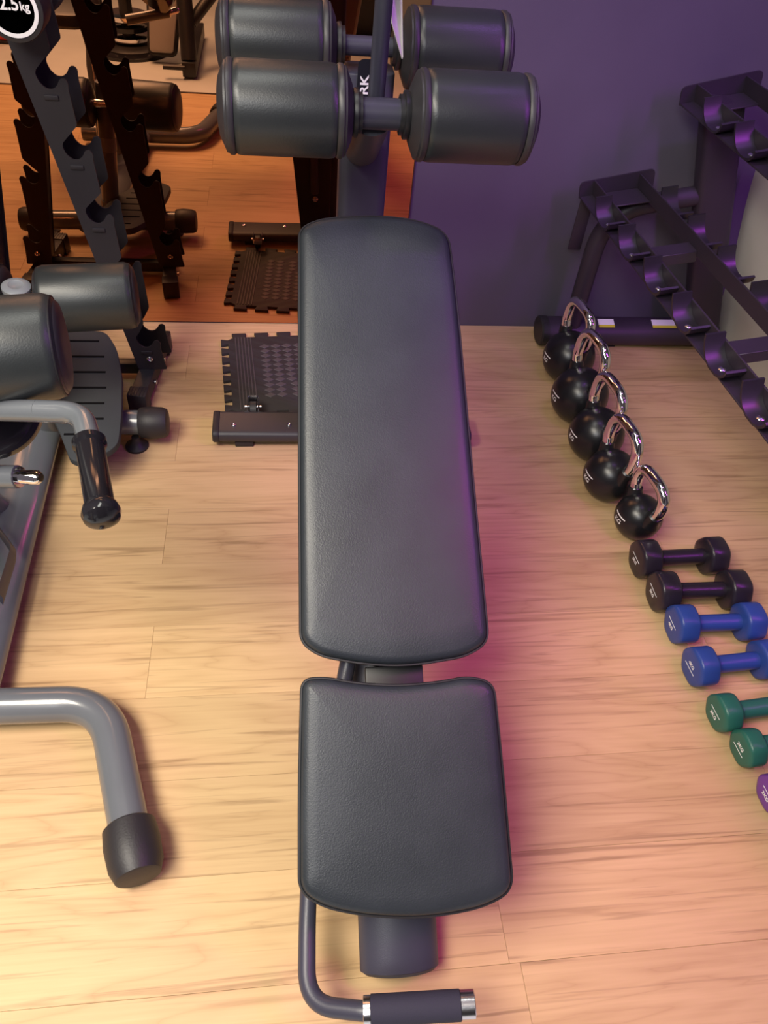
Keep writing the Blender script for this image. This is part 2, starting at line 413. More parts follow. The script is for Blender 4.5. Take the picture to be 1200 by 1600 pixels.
# column
bm = BM(); P = round_poly([Vector(p) for p in ((-0.049, -0.038), (-0.049, 0.038), (0.049, 0.038), (0.049, -0.038))], 0.024, 6)
F = frame_map((BX + 0.002, 1.575, 0), (1, 0, 0), (0, 1, 0), (0, 0, 1))
prism(bm, P, 0.045, 0.955, F, bev=0.004); col = link('column', bm, M['frame'], bench)
bm = BM(); P = round_poly([Vector(p) for p in ((0.070, 0.045), (0.174, 0.045), (0.176, 0.50), (0.120, 0.56), (0.030, 0.42))], [0.004, 0.004, 0.02, 0.03, 0.03], 4)
prism(bm, P, 1.604, 1.650, lambda x, y, z: Vector((x, z, y)), bev=0.003); sl = link('support_leg', bm, M['blackframe'], bench)
tubeo('adjuster_tube', [(0.118, 1.662, 0.20), (0.112, 1.662, 0.42)], 0.014, M['frame'], sl, seg=16)
latheo('bolt', [(0, 0.010), (0.006, 0.010), (0.008, 0.006)], (0.121, 1.650, 0.175), (0, 1, 0), M['steel'], sl, seg=12)
# sticker on the column
p = ony(574, 132, 1.536); Fst = frame_map((p.x, 1.5365, p.z), (1, 0, 0), (0, 0, 1), (0, -1, 0))
bm = BM(); P = round_poly([Vector(q) for q in ((-0.0190, -0.080), (0.019, -0.080), (0.019, 0.042), (-0.019, 0.042))], 0.014, 6)
prism(bm, P, 0.0, 0.0008, Fst); st = link('logo_sticker', bm, M['sticker'], col, label='black rounded sticker')
pk = ony(569.5, 140, 1.535)
tm = text_mesh('RK', 0.021, spacing=1.0)
Ft = frame_map((pk.x, 1.5353, pk.z + 0.007), (0, 0, 1.25), (-1.0, 0, 0), (0, -1, 0))
link('lettering', map_bm(tm, Ft), M['white'], col, smooth=False, label='white sticker letters RK turned upright')
# axles
FA = ondepth(597, 178, 1.235); RA = ondepth(573, 72, 1.40)
tubeo('front_axle', [FA + Vector((-0.25, 0, 0)), FA + Vector((0.25, 0, 0))], 0.0235, M['frame'], bench)
tubeo('rear_axle', [RA + Vector((-0.25, 0, 0)), RA + Vector((0.25, 0, 0))], 0.0165, M['frame'], bench)
tubeo('roller_arm', [FA + Vector((-0.014, 0.022, -0.014)), (BX - 0.004, 1.56, FA.z - 0.16)], 0.034, M['frame'], bench, seg=24, ry=0.028)
def roller(cx, side, A, R=0.0685, Ln=0.175, parent=None, m='roll'):
    """foam roller; side = +1 when its inner end faces -X"""
    parent = parent or bench
    o = Vector((cx, A.y, A.z)); h = Ln / 2
    prof = [(-h, R * 0.93), (-h + 0.004, R * 0.985), (-h + 0.012, R), (h - 0.012, R), (h - 0.004, R * 0.985), (h, R * 0.93)]
    r = latheo('roller_pad', prof, o, (1, 0, 0), M[m], parent, seg=56)
    for s in (-1, 1):
        cp = [(0.0, R * 0.97), (0.003, R * 1.0), (0.009, R * 0.995), (0.011, R * 0.955), (0.014, R * 0.95), (0.024, R * 0.62), (0.026, 0.03), (0.026, 0.0)]
        latheo('end_cap', cp, o + Vector((s * (h - 0.001), 0, 0)), (s, 0, 0), M['plastic'], r, seg=48)
    s = -side
    latheo('collar', [(0, 0.034), (0.004, 0.036), (0.009, 0.036), (0.010, 0.030), (0.016, 0.030)], o + Vector((s * (h + 0.024), 0, 0)), (s, 0, 0), M['blackframe'], r, seg=32)
    return r
def roller_span(pl, pr, A, side, **kw):
    xl = pl.x; xr = pr.x; roller((xl + xr) / 2, side, A, Ln=abs(xr - xl) - 0.048, **kw)
def xat(px, py, A):   # x where the ray crosses the axle's y-z point (same depth)
    d = (ROT.transposed() @ (A - CO)); return ondepth(px, py, -d.z)
roller_span(xat(344, 166, FA), xat(549, 172, FA), FA, -1)
roller_span(xat(640, 180, FA), xat(843, 188, FA), FA, 1)
roller_span(xat(341, 60, RA), xat(524, 66, RA), RA, -1)
roller_span(xat(627, 72, RA), xat(804, 80, RA), RA, 1)
# grab post rising past the top of the frame
tubeo('grab_post', [FA + Vector((-0.008, 0.045, -0.035)), ondepth(588, 150, 1.29), ondepth(600, 0, 1.18), ondepth(607, -130, 1.08)], 0.0140, M['frame'], bench, seg=20)
# tail tube and grip
path = [ondepth(550, 1000, 1.27), ondepth(484, 1350, 1.22), ondepth(480, 1440, 1.19), ondepth(479, 1570, 1.13), ondepth(570, 1580, 1.10), ondepth(600, 1578, 1.10)]
tl = tubeo('tail_tube', fillet(path, [0, .06, .03, .09, .01, 0], 10), 0.0134, M['frame'], bench)
g0, g1, g2, g3 = ondepth(568, 1579, 1.10), ondepth(579, 1578.5, 1.10), ondepth(720, 1570, 1.10), ondepth(742, 1569, 1.10)
ax = (g3 - g0).normalized()
latheo('ferrule', [(0, 0.0185), (0.0005, 0.0192), ((g1 - g0).length, 0.0192)], g0, ax, M['steel'], bench, label='brushed steel ring on the grip')
latheo('foam_grip', [(0, 0.018), (0.001, 0.0203), ((g2 - g1).length - 0.001, 0.0203), ((g2 - g1).length, 0.018)], g1, ax, M['foam'], bench)
latheo('ferrule', [(0, 0.0192), ((g3 - g2).length - 0.001, 0.0192), ((g3 - g2).length, 0.0182), ((g3 - g2).length, 0.0145), ((g3 - g2).length - 0.004, 0.014), ((g3 - g2).length - 0.004, 0)], g2, ax, M['steel'], bench, label='brushed steel end ring on the grip')

# paper tag hanging at the grab post
a = ondepth(611, -60, 1.20); b = ondepth(627, -60, 1.22); c = ondepth(628, 92, 1.31); d = ondepth(612, 36, 1.27); e = ondepth(620, -60, 1.24)
bm = BM()
n_ = Vector((0.0006, -0.0008, 0))
for quad in ((a, e, c, d), (e, b, c + Vector((0.001, 0, 0.004)), c)):
    lo = [v + n_ for v in quad]; hi = [v - n_ for v in quad]
    rings(bm, [lo, hi])
tag(link('paper_tag', bm, M['paper'], smooth=False), 'folded white paper tag hanging beside the bench grab post', 'paper')

# ================================================================== PUZZLE MAT
mt = thing('puzzle_mat', 'black interlocking foam floor mat by the mirror', 'mat', (0.02, 1.93, 0.0005), math.radians(4.5))
def puzzle_outline(x0, x1, y0, y1, tab, nx, ny):
    P = []
    def side(p, q, n, nrm, out_first=True):
        p, q = Vector(p), Vector(q); d = (q - p); L_ = d.length; d.normalize(); nrm = Vector(nrm)
        pitch = L_ / n
        for i in range(n):
            s = p + d * pitch * i
            a_, b_ = pitch * 0.20, pitch * 0.80
            P.append(s + d * (a_ + 0.004)); P.append(s + d * (a_ - 0.002) + nrm * tab)
            P.append(s + d * (b_ + 0.002) + nrm * tab); P.append(s + d * (b_ - 0.004))
    side((x0, y0), (x1, y0), nx, (0, -1)); side((x1, y0), (x1, y1), ny, (1, 0))
    side((x1, y1), (x0, y1), nx, (0, 1)); side((x0, y1), (x0, y0), ny, (-1, 0))
    return round_poly(P, 0.0035, 2)
P = puzzle_outline(-0.183, 0.24, -0.190, 0.182, 0.022, 6, 8)
bm = BM(); prism(bm, P, 0.0, 0.010, lambda x, y, z: Vector((x, y, z)), bev=0.0012); base = link('mat_base', bm, M['matrub'], mt, local=True)
bm = BM()
for i in range(6): box(bm, (-0.160 + i * 0.0095, -0.002, 0.0110), (0.0030, 0.36, 0.0024))
link('border_rib', bm, M['matdia'], mt, local=True, kind='stuff', smooth=False)
bm = BM()
for i in range(9):
    for j in range(11):
        cx, cy = -0.072 + i * 0.0345 + (0.010 if j < 3 and i > 1 else 0), -0.118 + j * 0.0245
        vs = [bm.verts.new((cx + u * 0.0165, cy + v * 0.0118, 0.0102)) for u, v in ((1, 0), (0, 1), (-1, 0), (0, -1))]
        tv = [bm.verts.new((cx + u * 0.0140, cy + v * 0.0098, 0.0114)) for u, v in ((1, 0), (0, 1), (-1, 0), (0, -1))]
        bm.faces.new(tv)
        for q in range(4): bm.faces.new((vs[q], vs[(q + 1) % 4], tv[(q + 1) % 4], tv[q]))
link('diamond_stud', bm, M['matdia'], mt, local=True, kind='stuff', smooth=False)

# ================================================================== KETTLEBELLS
def kettlebell(px, py, r, label, ang, hs):
    ctr = onz(px, py, r * 0.97)
    t = thing('kettlebell', label, 'kettlebell', (ctr.x, ctr.y, 0.0), ang, 'kettlebells in a row beside the rack')
    prof = []
    for i in range(0, 29):
        a = -PI / 2 + PI * i / 28
        z, rr = math.sin(a) * r, math.cos(a) * r
        if z < -r * 0.93: continue
        if not prof: prof.append((0.0, math.sqrt(max(0, r * r - (r * 0.93) ** 2)) * 0.9))
        prof.append((z + r * 0.93, rr))
    latheo('body', prof, (0, 0, 0), (0, 0, 1), M['kb'], t, seg=48, local=True)
    zc = r * 0.93; hw = r * 0.55 + 0.024
    zb = zc + r * 0.62
    top = zc + r + hs + 0.012
    # handle path in the local XZ plane, a high rounded arch
    pts = [(-hw * 0.80, 0, zb), (-hw * 0.98, 0, zb + 0.30 * (top - zb))]
    for k in range(0, 25):
        a = PI - PI * k / 24; pts.append((hw * 1.02 * math.copysign(abs(math.cos(a)) ** 0.66, math.cos(a)), 0, zb + 0.36 * (top - zb) + 0.64 * (top - zb) * math.sin(a) ** 0.58))
    pts += [(hw * 0.98, 0, zb + 0.30 * (top - zb)), (hw * 0.80, 0, zb)]
    tubeo('handle', pts, 0.0145, M['chrome'], t, seg=24, local=True, label='polished chrome handle')
    for s in (-1, 1):
        p0, p1 = Vector((s * hw * 0.72, 0, zb - 0.014)), Vector((s * hw * 0.90, 0, zb + 0.16 * (top - zb) + 0.004))
        tubeo('collar', [p0, p0.lerp(p1, 0.4), p1], [0.027, 0.021, 0.0185], M['kb'], t, seg=24, local=True)
    # print: a white bar with letters under it, wrapped on the ball (local -Y side)
    def wrap(x, z, up=0.0006):
        u, v = x / r, z / r
        return Vector((math.sin(u) * math.cos(v) * (r + up), -math.cos(u) * math.cos(v) * (r + up), zc + math.sin(v) * (r + up)))
    bm = BM()
    for i in range(8):
        x0, x1 = -0.021 + i * 0.00525, -0.021 + (i + 1) * 0.00525
        bm.faces.new([bm.verts.new(wrap(x, z)) for x, z in ((x0, .014), (x1, .014), (x1, .0172), (x0, .0172))])
    link('print_line', bm, M['white'], t, local=True, smooth=False, label='white printed line')
    tm = text_mesh('KG', 0.017, 0.0)
    bmesh.ops.triangulate(tm, faces=tm.faces)
    for v in tm.verts: v.co = wrap(v.co.x * 1.1 + 0.0, v.co.y + 0.001)
    link('print_letters', tm, M['white'], t, local=True, smooth=False, label='white printed letters KG')
    return t
KA = math.radians(-80)
kettlebell(889, 556, 0.080, 'black kettlebell with chrome handle farthest back, touching the rack foot', KA, 0.082)
kettlebell(906, 616, 0.083, 'largest black kettlebell with chrome handle, second from the wall', KA, 0.094)
kettlebell(932, 677, 0.077, 'black kettlebell with chrome handle in the middle of the row of five', KA, 0.082)
kettlebell(954, 741, 0.071, 'black kettlebell with chrome handle, second nearest the dumbbells', KA, 0.082)
kettlebell(998, 806, 0.060, 'smallest black kettlebell with chrome handle, nearest the black dumbbells', KA, 0.058)

# ================================================================== VINYL DUMBBELLS
def head_mesh(R, T, s):
    """rounded hexagonal head whose outer face looks along s*X"""
    bm = BM(); P = round_poly([Vector((math.cos(a) * R, math.sin(a) * R)) for a in [PI / 3 * k for k in range(6)]], R * 0.34, 5)
    lv = [(0.0, 0.013), (0.0006, 0.007), (0.003, 0.002), (0.007, 0.0), (T - 0.008, 0.0), (T - 0.003, 0.002), (T, 0.009)]
    rs = [[Vector((s * (T / 2 - d), q.x, q.y)) for q in offset_poly(P, ins)] for d, ins in lv]
    cen = [Vector((s * (T / 2 + 0.0012), q.x * 0.35, q.y * 0.35)) for q in P]
    rings(bm, [cen] + rs); return bm
def dumbbell(pl, pr, R, m, label, txt, flip=False, pz=None):
    zc = R * 0.866; a = onz(pl[0], pl[1], zc)
    if pr: b = onz(pr[0], pr[1], zc)
    else: b = a + Vector((0.160, 0.012, 0))
    d = b - a; L_ = d.length; ang = math.atan2(d.y, d.x)
    t = thing('vinyl_dumbbell', label, 'dumbbell', (a.x, a.y, 0.0), ang, 'vinyl dumbbells lying in a row')
    T = R * 0.98
    for s, x in ((-1, 0.0), (1, L_)):
        bm = head_mesh(R, T, s)
        for v in bm.verts: v.co += Vector((x, 0, zc))
        hd = link('head', bm, m, t, local=True, ang=50)
        if s == -1:
            bm = BM(); box(bm, (-T / 2 - 0.0014, 0, zc + (0.006 if not flip else -0.004)), (0.0006, R * 0.80, 0.0013)); link('print_line', bm, M['white'], hd, local=True, smooth=False, label='white printed line')
            tm = text_mesh(txt, 0.0115, 0.0002)
            F = frame_map((-T / 2 - 0.0015, 0, zc + (-0.006 if not flip else 0.008)), (0, -1, 0), (0, 0, 1), (-1, 0, 0))
            link('print_letters', map_bm(tm, F), M['white'], hd, local=True, smooth=False, label='small white printed weight')
    latheo('handle', [(0, 0.0195), (L_, 0.0195)], (0, 0, zc), (1, 0, 0), m, t, seg=20, local=True)
    return t
dumbbell((1009, 873), (1112, 868), 0.052, M['vblack'], 'black vinyl dumbbell next to the smallest kettlebell', '6KG')
dumbbell((1037, 924), (1145, 921), 0.053, M['vblack'], 'black vinyl dumbbell lying against the first blue one', '5KG')
dumbbell((1066, 975), (1169, 971), 0.050, M['vblue'], 'blue vinyl dumbbell lying fully in view beside the black pair', '4KG')
dumbbell((1095, 1041), (1196, 1030), 0.049, M['vblue'], 'blue vinyl dumbbell lying beside the green pair', '4KG', True)
dumbbell((1132, 1113), None, 0.0445, M['vgreen'], 'green vinyl dumbbell beside the blue ones', '3KG')
dumbbell((1170, 1168), None, 0.0430, M['vgreen'], 'green vinyl dumbbell next to the purple one', '3KG', True)
dumbbell((1214, 1240), None, 0.043, M['vpurple'], 'purple vinyl dumbbell cut off at the right edge of the photo', '2KG')

# ================================================================== DUMBBELL RACK (right)
rk = thing('dumbbell_rack', 'empty dark two-tier dumbbell rack with curved saddles along the right side', 'rack', (1.05, 1.2, 0.0))
rp = M['rackp']; ROTT = math.radians(4.3)       # the rails swing slightly outwards towards the room
def tier(xl, zl, xr, zr, ytop, ybot, nsad):
    """sloping tier: origin at far left corner"""
    O = Vector((xl, ytop, zl)); X = Vector((xr - xl, 0, zr - zl)); Wd = X.length; X.normalize()
    Yd = Vector((math.sin(ROTT) * 1.0, -math.cos(ROTT), 0)); N = Yd.cross(X).normalized()
    if N.z < 0: N = -N
    Ln = ytop - ybot
    mtx = Matrix((X, Yd, N)).transposed()
    def bx(name, x, y, z, sx, sy, sz, par=rk, m=rp, bev=0.0012):
        c = O + X * x + Yd * y + N * z; bm = BM(); box(bm, (0, 0, 0), (sx, sy, sz), None, bev, 1)
        for v in bm.verts: v.co = mtx @ v.co + c
        return link(name, bm, m, par)
    # end plate, rounded top corners
    F = frame_map(O, X, N, Yd)
    P = round_poly([Vector(p) for p in ((-0.004, 0.0), (Wd + 0.006, 0.0), (Wd + 0.006, 0.056), (-0.004, 0.046))], [0, 0, .016, .016], 4)
    bm = BM(); prism(bm, P, -0.005, 0.0, F); link('end_plate', bm, rp, rk)
    fr = bx('front_rail', 0.037, Ln / 2, 0.024, 0.005, Ln, 0.048); bx('front_flange', 0.017, Ln / 2, 0.0025, 0.040, Ln, 0.005)
    rr = bx('rear_rail', Wd - 0.037, Ln / 2, 0.024, 0.005, Ln, 0.048); bx('rear_flange', Wd - 0.017, Ln / 2, 0.0025, 0.040, Ln, 0.005)
    for yc, wd_ in ((0.045, 0.085), (0.80, 0.05), (1.60, 0.06)):
        bx('cross_plate', Wd / 2, yc, 0.006 if yc < 0.1 else 0.014, Wd - 0.079, wd_, 0.004 if yc < 0.1 else 0.028)
    bx('cross_plate', Wd / 2, 0.36, 0.0, Wd - 0.079, 0.05, 0.03)
    for i in range(nsad):
        yc = 0.190 + i * 0.164
        for x0, side in ((0.012, 1), (Wd - 0.012, -1)):
            prof = [(-0.060, 0.066), (-0.058, 0.050), (-0.051, 0.030), (-0.038, 0.014), (-0.018, 0.0062), (0.010, 0.0062), (0.030, 0.013), (0.044, 0.026), (0.050, 0.040)]
            bm = BM(); wv = 0.022
            top = prof; th = 0.006
            outer = [(a, b) for a, b in prof]; inner = []
            for q in range(len(prof)):
                a0 = prof[max(q - 1, 0)]; a1 = prof[min(q + 1, len(prof) - 1)]
                tx, tz = a1[0] - a0[0], a1[1] - a0[1]; l_ = math.hypot(tx, tz); inner.append((prof[q][0] - tz / l_ * th, prof[q][1] + tx / l_ * th))
            rs = []
            for (a0, b0), (a1, b1) in zip(outer, inner):
                rs.append([O + X * (x0 - wv) + Yd * (yc + a0) + N * b0, O + X * (x0 + wv) + Yd * (yc + a0) + N * b0,
                           O + X * (x0 + wv) + Yd * (yc + a1) + N * b1, O + X * (x0 - wv) + Yd * (yc + a1) + N * b1])
            rings(bm, rs); sd = link('saddle', bm, M['saddle'], rk, ang=35)
            lathe_b = BM(); lathe(lathe_b, [(0, 0.009), (0.002, 0.009), (0.004, 0.006), (0.0045, 0.0)], O + X * x0 + Yd * yc + N * 0.011, N, 14)
            link('bolt', lathe_b, M['steel'], sd)
    return O, X, Yd, N, Wd
tier(0.858, 0.484, 1.060, 0.520, 2.115, 0.30, 10)
T2 = tier(1.068, 0.744, 1.268, 0.785, 2.115, 0.30, 10)
YF = 2.105
def rack_frame(yf, dx, stick):
    ft = tubeo('floor_tube', [(0.85 + dx, yf, 0.046), (1.42 + dx, yf, 0.046)], 0.052, rp, rk, seg=28, ry=0.043, up=(0, 0, 1))
    for x, s in ((0.85 + dx, -1), (1.42 + dx, 1)):
        bm = BM(); tube(bm, [(x - s * 0.004, yf, 0.046), (x + s * 0.016, yf, 0.046), (x + s * 0.021, yf, 0.046)], [0.054, 0.054, 0.049], 28, ry=0.045)
        link('end_cap', bm, M['rubber'], ft)
    boxo('rubber_pad', (1.0 + dx, yf, 0.002), (0.2, 0.05, 0.004), M['rubber'], ft, bev=0.001)
    if stick:
        for a, b in ((945, 970), (1030, 1067)):
            xa, xb_ = onz(a, 526, 0.085).x, onz(b, 526, 0.085).x
            o = boxo('warning_label', ((xa + xb_) / 2, yf - 0.016, 0.0885), (xb_ - xa, 0.026, 0.001), M['white'], ft, bev=0.0, rot=Matrix.Rotation(0.33, 3, 'X'), label='small white and yellow warning label')
            boxo('warning_stripe', ((xa + xb_) / 2, yf - 0.0305, 0.0838), (xb_ - xa, 0.009, 0.001), M['yellow'], ft, bev=0.0, rot=Matrix.Rotation(0.50, 3, 'X'), label='yellow stripe of the warning label')
    post = BM(); P = round_poly([Vector(p) for p in ((-0.058, -0.03), (0.058, -0.03), (0.058, 0.03), (-0.058, 0.03))], 0.022, 5)
    a, b = Vector((1.385 + dx, yf - 0.015, 0.06)), Vector((1.165 + dx, yf - 0.015, 0.775)); dz = (b - a)
    prism(post, P, 0.0, 1.0, lambda x, y, z: a + dz * z + Vector((x, y, 0))); link('post', post, rp, rk)
    pts = [(0.935 + dx, yf - 0.01, 0.06), (0.935 + dx, yf - 0.01, 0.458), (1.235 + dx, yf - 0.01, 0.520)]
    tubeo('curved_tube', fillet(pts, 0.13, 12), 0.028, rp, rk, seg=24)
    boxo('gusset_plate', (0.884 + dx, yf + 0.020, 0.405), (0.040, 0.006, 0.17), rp, rk, bev=0.002)
rack_frame(YF, 0.0, True)
rack_frame(0.36, 0.28, False)

# white sheet leaning behind the rack
sh = BM(); NX, NZ = 22, 14
A0 = Vector((1.478, 2.165, 0.004)); A1 = ony(1186, 262, 2.15)
grid = []
for i in range(NX + 1):
    colv = []
    u = i / NX
    for j in range(NZ + 1):
        v = j / NZ
        p = A0.lerp(A1, v) + Vector((0.02 + 0.10 * (1 - v), -1, 0)).normalized() * (u * 1.5)
        fold = 0.016 * math.sin(u * 26 + v * 5.0) * math.sin(u * 9 + 1) + 0.006 * math.sin(u * 60 - v * 4)
        p.x += fold * (0.3 + 0.7 * v) + 0.10 * u * (1 - v) ; p.z = p.z * (1 + 0.25 * u) + (0.0 if v > 0 else 0)
        colv.append(p)
    grid.append(colv)
V0 = [[sh.verts.new(p) for p in c_] for c_ in grid]; V1 = [[sh.verts.new(p + Vector((0.0015, 0, 0))) for p in c_] for c_ in grid]
for i in range(NX):
    for j in range(NZ):
        sh.faces.new((V0[i][j], V0[i + 1][j], V0[i + 1][j + 1], V0[i][j + 1])); sh.faces.new((V1[i][j + 1], V1[i + 1][j + 1], V1[i + 1][j], V1[i][j]))
for i in range(NX):
    sh.faces.new((V0[i][0], V1[i][0], V1[i + 1][0], V0[i + 1][0])); sh.faces.new((V0[i + 1][NZ], V1[i + 1][NZ], V1[i][NZ], V0[i][NZ]))
for j in range(NZ):
    sh.faces.new((V0[0][j + 1], V1[0][j + 1], V1[0][j], V0[0][j])); sh.faces.new((V0[NX][j], V1[NX][j], V1[NX][j + 1], V0[NX][j + 1]))
tag(link('plastic_sheet', sh, M['sheet'], ang=60), 'creased white sheet standing on the floor behind the right rack', 'sheet')

# ================================================================== A-FRAME DUMBBELL RACK (left, by the mirror)
ar = thing('dumbbell_tree', 'black A-frame dumbbell rack with scalloped uprights in front of the mirror', 'rack', (-0.59, 1.9, 0.0))
X0 = -0.590
hooks = [(-0.5455, 0.973), (-0.522, 0.824), (-0.4985, 0.675), (-0.478, 0.523), (-0.452, 0.357), (-0.414, 0.163)]
def upright(s):
    """s = +1: right leg, -1: left leg mirrored about X0"""
    P = [(-0.575, 1.02), (-0.414, 0.057)]
    out = []
    out.append(Vector((-0.588, 1.075)))
    out.append(Vector((-0.414, 0.057)))
    out.append(Vector((-0.335, 0.060)))
    for i in range(5, -1, -1):
        hx, hz = hooks[i]
        # right edge up to tip B, scallop, tip A, then notch out to the next level
        if i == 5: out.append(Vector((-0.339, 0.080)))
        out += [Vector((hx + 0.069, hz - 0.030)), Vector((hx + 0.071, hz - 0.014)), Vector((hx + 0.064, hz - 0.006)), Vector((hx + 0.054, hz - 0.009)),
                Vector((hx + 0.047, hz - 0.022)), Vector((hx + 0.036, hz - 0.030)), Vector((hx + 0.023, hz - 0.029)), Vector((hx + 0.012, hz - 0.018)),
                Vector((hx + 0.007, hz - 0.002)), Vector((hx + 0.009, hz + 0.007)), Vector((hx + 0.016, hz + 0.014))]
        if i > 0: out += [Vector((hooks[i - 1][0] + 0.072, hz + 0.046))]
    out.append(Vector((-0.545, 1.075)))
    O2 = []
    for q in out: O2.append(Vector(((q.x - X0) * s + X0, q.y)))
    P = round_poly(O2, 0.005, 2)
    root = None
    for y, nm in ((1.862, 'front_plate'), (1.944, 'back_plate')):
        dx = 0.006 if nm == 'back_plate' else 0.0
        bm = BM()
        vs = [bm.verts.new((p.x + dx, y, p.y)) for p in P]; f = bm.faces.new(vs)
        r = bmesh.ops.extrude_face_region(bm, geom=[f]); 
        for v in [g for g in r['geom'] if isinstance(g, bmesh.types.BMVert)]: v.co.y += 0.004
        bmesh.ops.triangulate(bm, faces=[q for q in bm.faces if len(q.verts) > 4])
        o = link(nm if root else 'upright', bm, M['treep'], root or ar, smooth=False)
        if root is None: root = o
    # web between the plates along the inner edge, welded tongues under each scallop
    a, b = Vector(((-0.414 - X0) * s + X0, 0, 0.057)), Vector(((-0.588 - X0) * s + X0, 0, 1.075))
    bm = BM(); dv = (b - a); L_ = dv.length; mid = (a + b) / 2
    rot = Matrix.Rotation(math.atan2(dv.x, dv.z), 3, 'Y'); box(bm, (mid.x + 0.004 * s, 1.905, mid.z), (0.004, 0.082, L_), rot); link('web_plate', bm, M['blackframe'], root)
    for hx, hz in hooks[1:]:
        xx = (hx + 0.030 - X0) * s + X0
        boxo('cradle_tongue', (xx, 1.8605, hz - 0.046), (0.030, 0.004, 0.010), M['treep'], root, bev=0.0015)
    for zz in (0.098,):
        xx = (-0.378 - X0) * s + X0
        latheo('bolt', [(0, 0.0085), (0.004, 0.0085), (0.006, 0.0055), (0.004, 0.0035), (0.004, 0)], (xx, 1.861, zz), (0, -1, 0), M['steel'], root, seg=14)
        latheo('bolt', [(0, 0.0085), (0.004, 0.0085), (0.006, 0.0055), (0.004, 0.0035), (0.004, 0)], (xx + 0.006, 1.949, zz), (0, 1, 0), M['steel'], root, seg=14)
    # foot
    xf = (-0.388 - X0) * s + X0
    rotf = Matrix.Rotation(math.radians(-7 if s > 0 else 7), 3, 'Z')
    fo = boxo('foot', (xf, 1.895, 0.036), (0.045, 0.290, 0.046), M['blackframe'], ar, bev=0.003, rot=rotf)
    for e in (-1, 1):
        c_ = Vector((xf, 1.895, 0.033)) + rotf @ Vector((0, e * 0.140, 0))
        boxo('rubber_cap', c_ + Vector((0, 0, -0.0)), (0.052, 0.045, 0.060), M['rubber'], fo, bev=0.003, rot=rotf)
        c2 = c_ + rotf @ Vector((0, -e * 0.055, 0.028))
        latheo('bolt', [(0, 0.007), (0.005, 0.007), (0.007, 0.004)], c_ + rotf @ Vector((0.024, -e * 0.085, 0.0)), rotf @ Vector((1, 0, 0)), M['steel'], fo, seg=12)
    for q in range(5):
        boxo('cap_rib', Vector((xf, 1.895, 0.0635)) + rotf @ Vector((-0.018 + q * 0.009, -0.141, 0)), (0.002, 0.04, 0.0014), M['rubber'], fo, bev=0.0, rot=rotf)
upright(1); upright(-1)
boxo('cross_bar', (X0, 1.905, 0.040), (0.37, 0.030, 0.034), M['blackframe'], ar, bev=0.002)
tm = text_mesh('TXAB', 0.026, 0.0002); F = frame_map((-0.604, 1.9205, 0.041), (-1, 0, 0), (0, 0, 1), (0, 1, 0))
link('lettering', map_bm(tm, F), M['white'], ar, smooth=False, label='white lettering on the cross bar')
bm = BM(); prism(bm, round_poly([Vector(p) for p in ((-0.018, -0.010), (0.018, -0.010), (0.0, 0.013))], 0.004, 3), 0.0, 0.0004, frame_map((-0.660, 1.9203, 0.041), (-1, 0, 0), (0, 0, 1), (0, 1, 0)))
link('logo_mark', bm, M['white'], ar, smooth=False, label='white triangular mark')

# round-head dumbbell on the tree
dbl = thing('round_dumbbell', 'round-headed black dumbbell marked 12.5kg with a white ring, on the tree', 'dumbbell', (-0.512, 1.905, 0.957))
DC = Vector((-0.506, 1.905, 0.966))
latheo('grip', [(-0.07, 0.014), (-0.03, 0.016), (0.03, 0.016), (0.07, 0.014)], DC, (0, 1, 0), M['steel'], dbl, seg=20, label='steel dumbbell grip')
for s in (-1, 1):
    R = 0.060
    o = DC + Vector((0, s * 0.068, 0))
    hd = latheo('head', [(0, R * 0.90), (0.006, R), (0.062, R), (0.069, R * 0.96), (0.070, R * 0.86), (0.0685, R * 0.85), (0.0685, 0)], o, (0, s, 0), M['rubber'], dbl, seg=48)
    latheo('white_ring', [(0.0690, R * 0.70), (0.0702, R * 0.70), (0.0702, R * 0.82), (0.0690, R * 0.82)], o, (0, s, 0), M['white'], hd, seg=48, label='white ring round the head face')
    for body, sz, dx_, dz_ in (('12.5', 0.031, -0.010, 0.0075), ('kg', 0.021, 0.0255, 0.0045)):
        tm = text_mesh(body, sz, 0.0003)
        F = frame_map(o + Vector((-s * dx_, s * 0.0692, dz_)), (-s * 0.95, 0, 0), (0, 0, 1), (0, s, 0))
        link('lettering', map_bm(tm, F), M['white'], hd, smooth=False, label='white lettering ' + body)

# ================================================================== GREY LEG MACHINE (left)
gm = thing('leg_machine', 'glossy grey tubular leg exercise machine with black rollers at the left edge', 'exercise machine', (-0.6, 1.1, 0.0))
G = M['grey']
# U foot in front
c0, c1, c2 = onz(-260, 1112, 0.05), onz(165, 1098, 0.05), onz(205, 1310, 0.05)
uf = tubeo('front_foot', fillet([c0, c1, c2], 0.085, 12), 0.0345, G, gm, seg=28)
dcap = (c2 - c1).normalized()
latheo('rubber_cap', [(0, 0.040), (0.004, 0.0445), (0.035, 0.0475), (0.072, 0.0455), (0.092, 0.038), (0.094, 0.034)], c2 - dcap * 0.025, dcap, M['rubber'], uf, seg=36, label='black rubber end cap')
# base beam: wide oval
b0, b1 = onz(28, 720, 0.05) , onz(-18, 1085, 0.05)
b0 = Vector((-0.655, 1.60, 0.052)); b1 = Vector((-0.635, 0.83, 0.050))
tubeo('base_beam', [b0 + Vector((0.0, 0.06, 0)), b0, b1], 0.074, G, gm, seg=32, ry=0.040, up=(0, 0, 1))
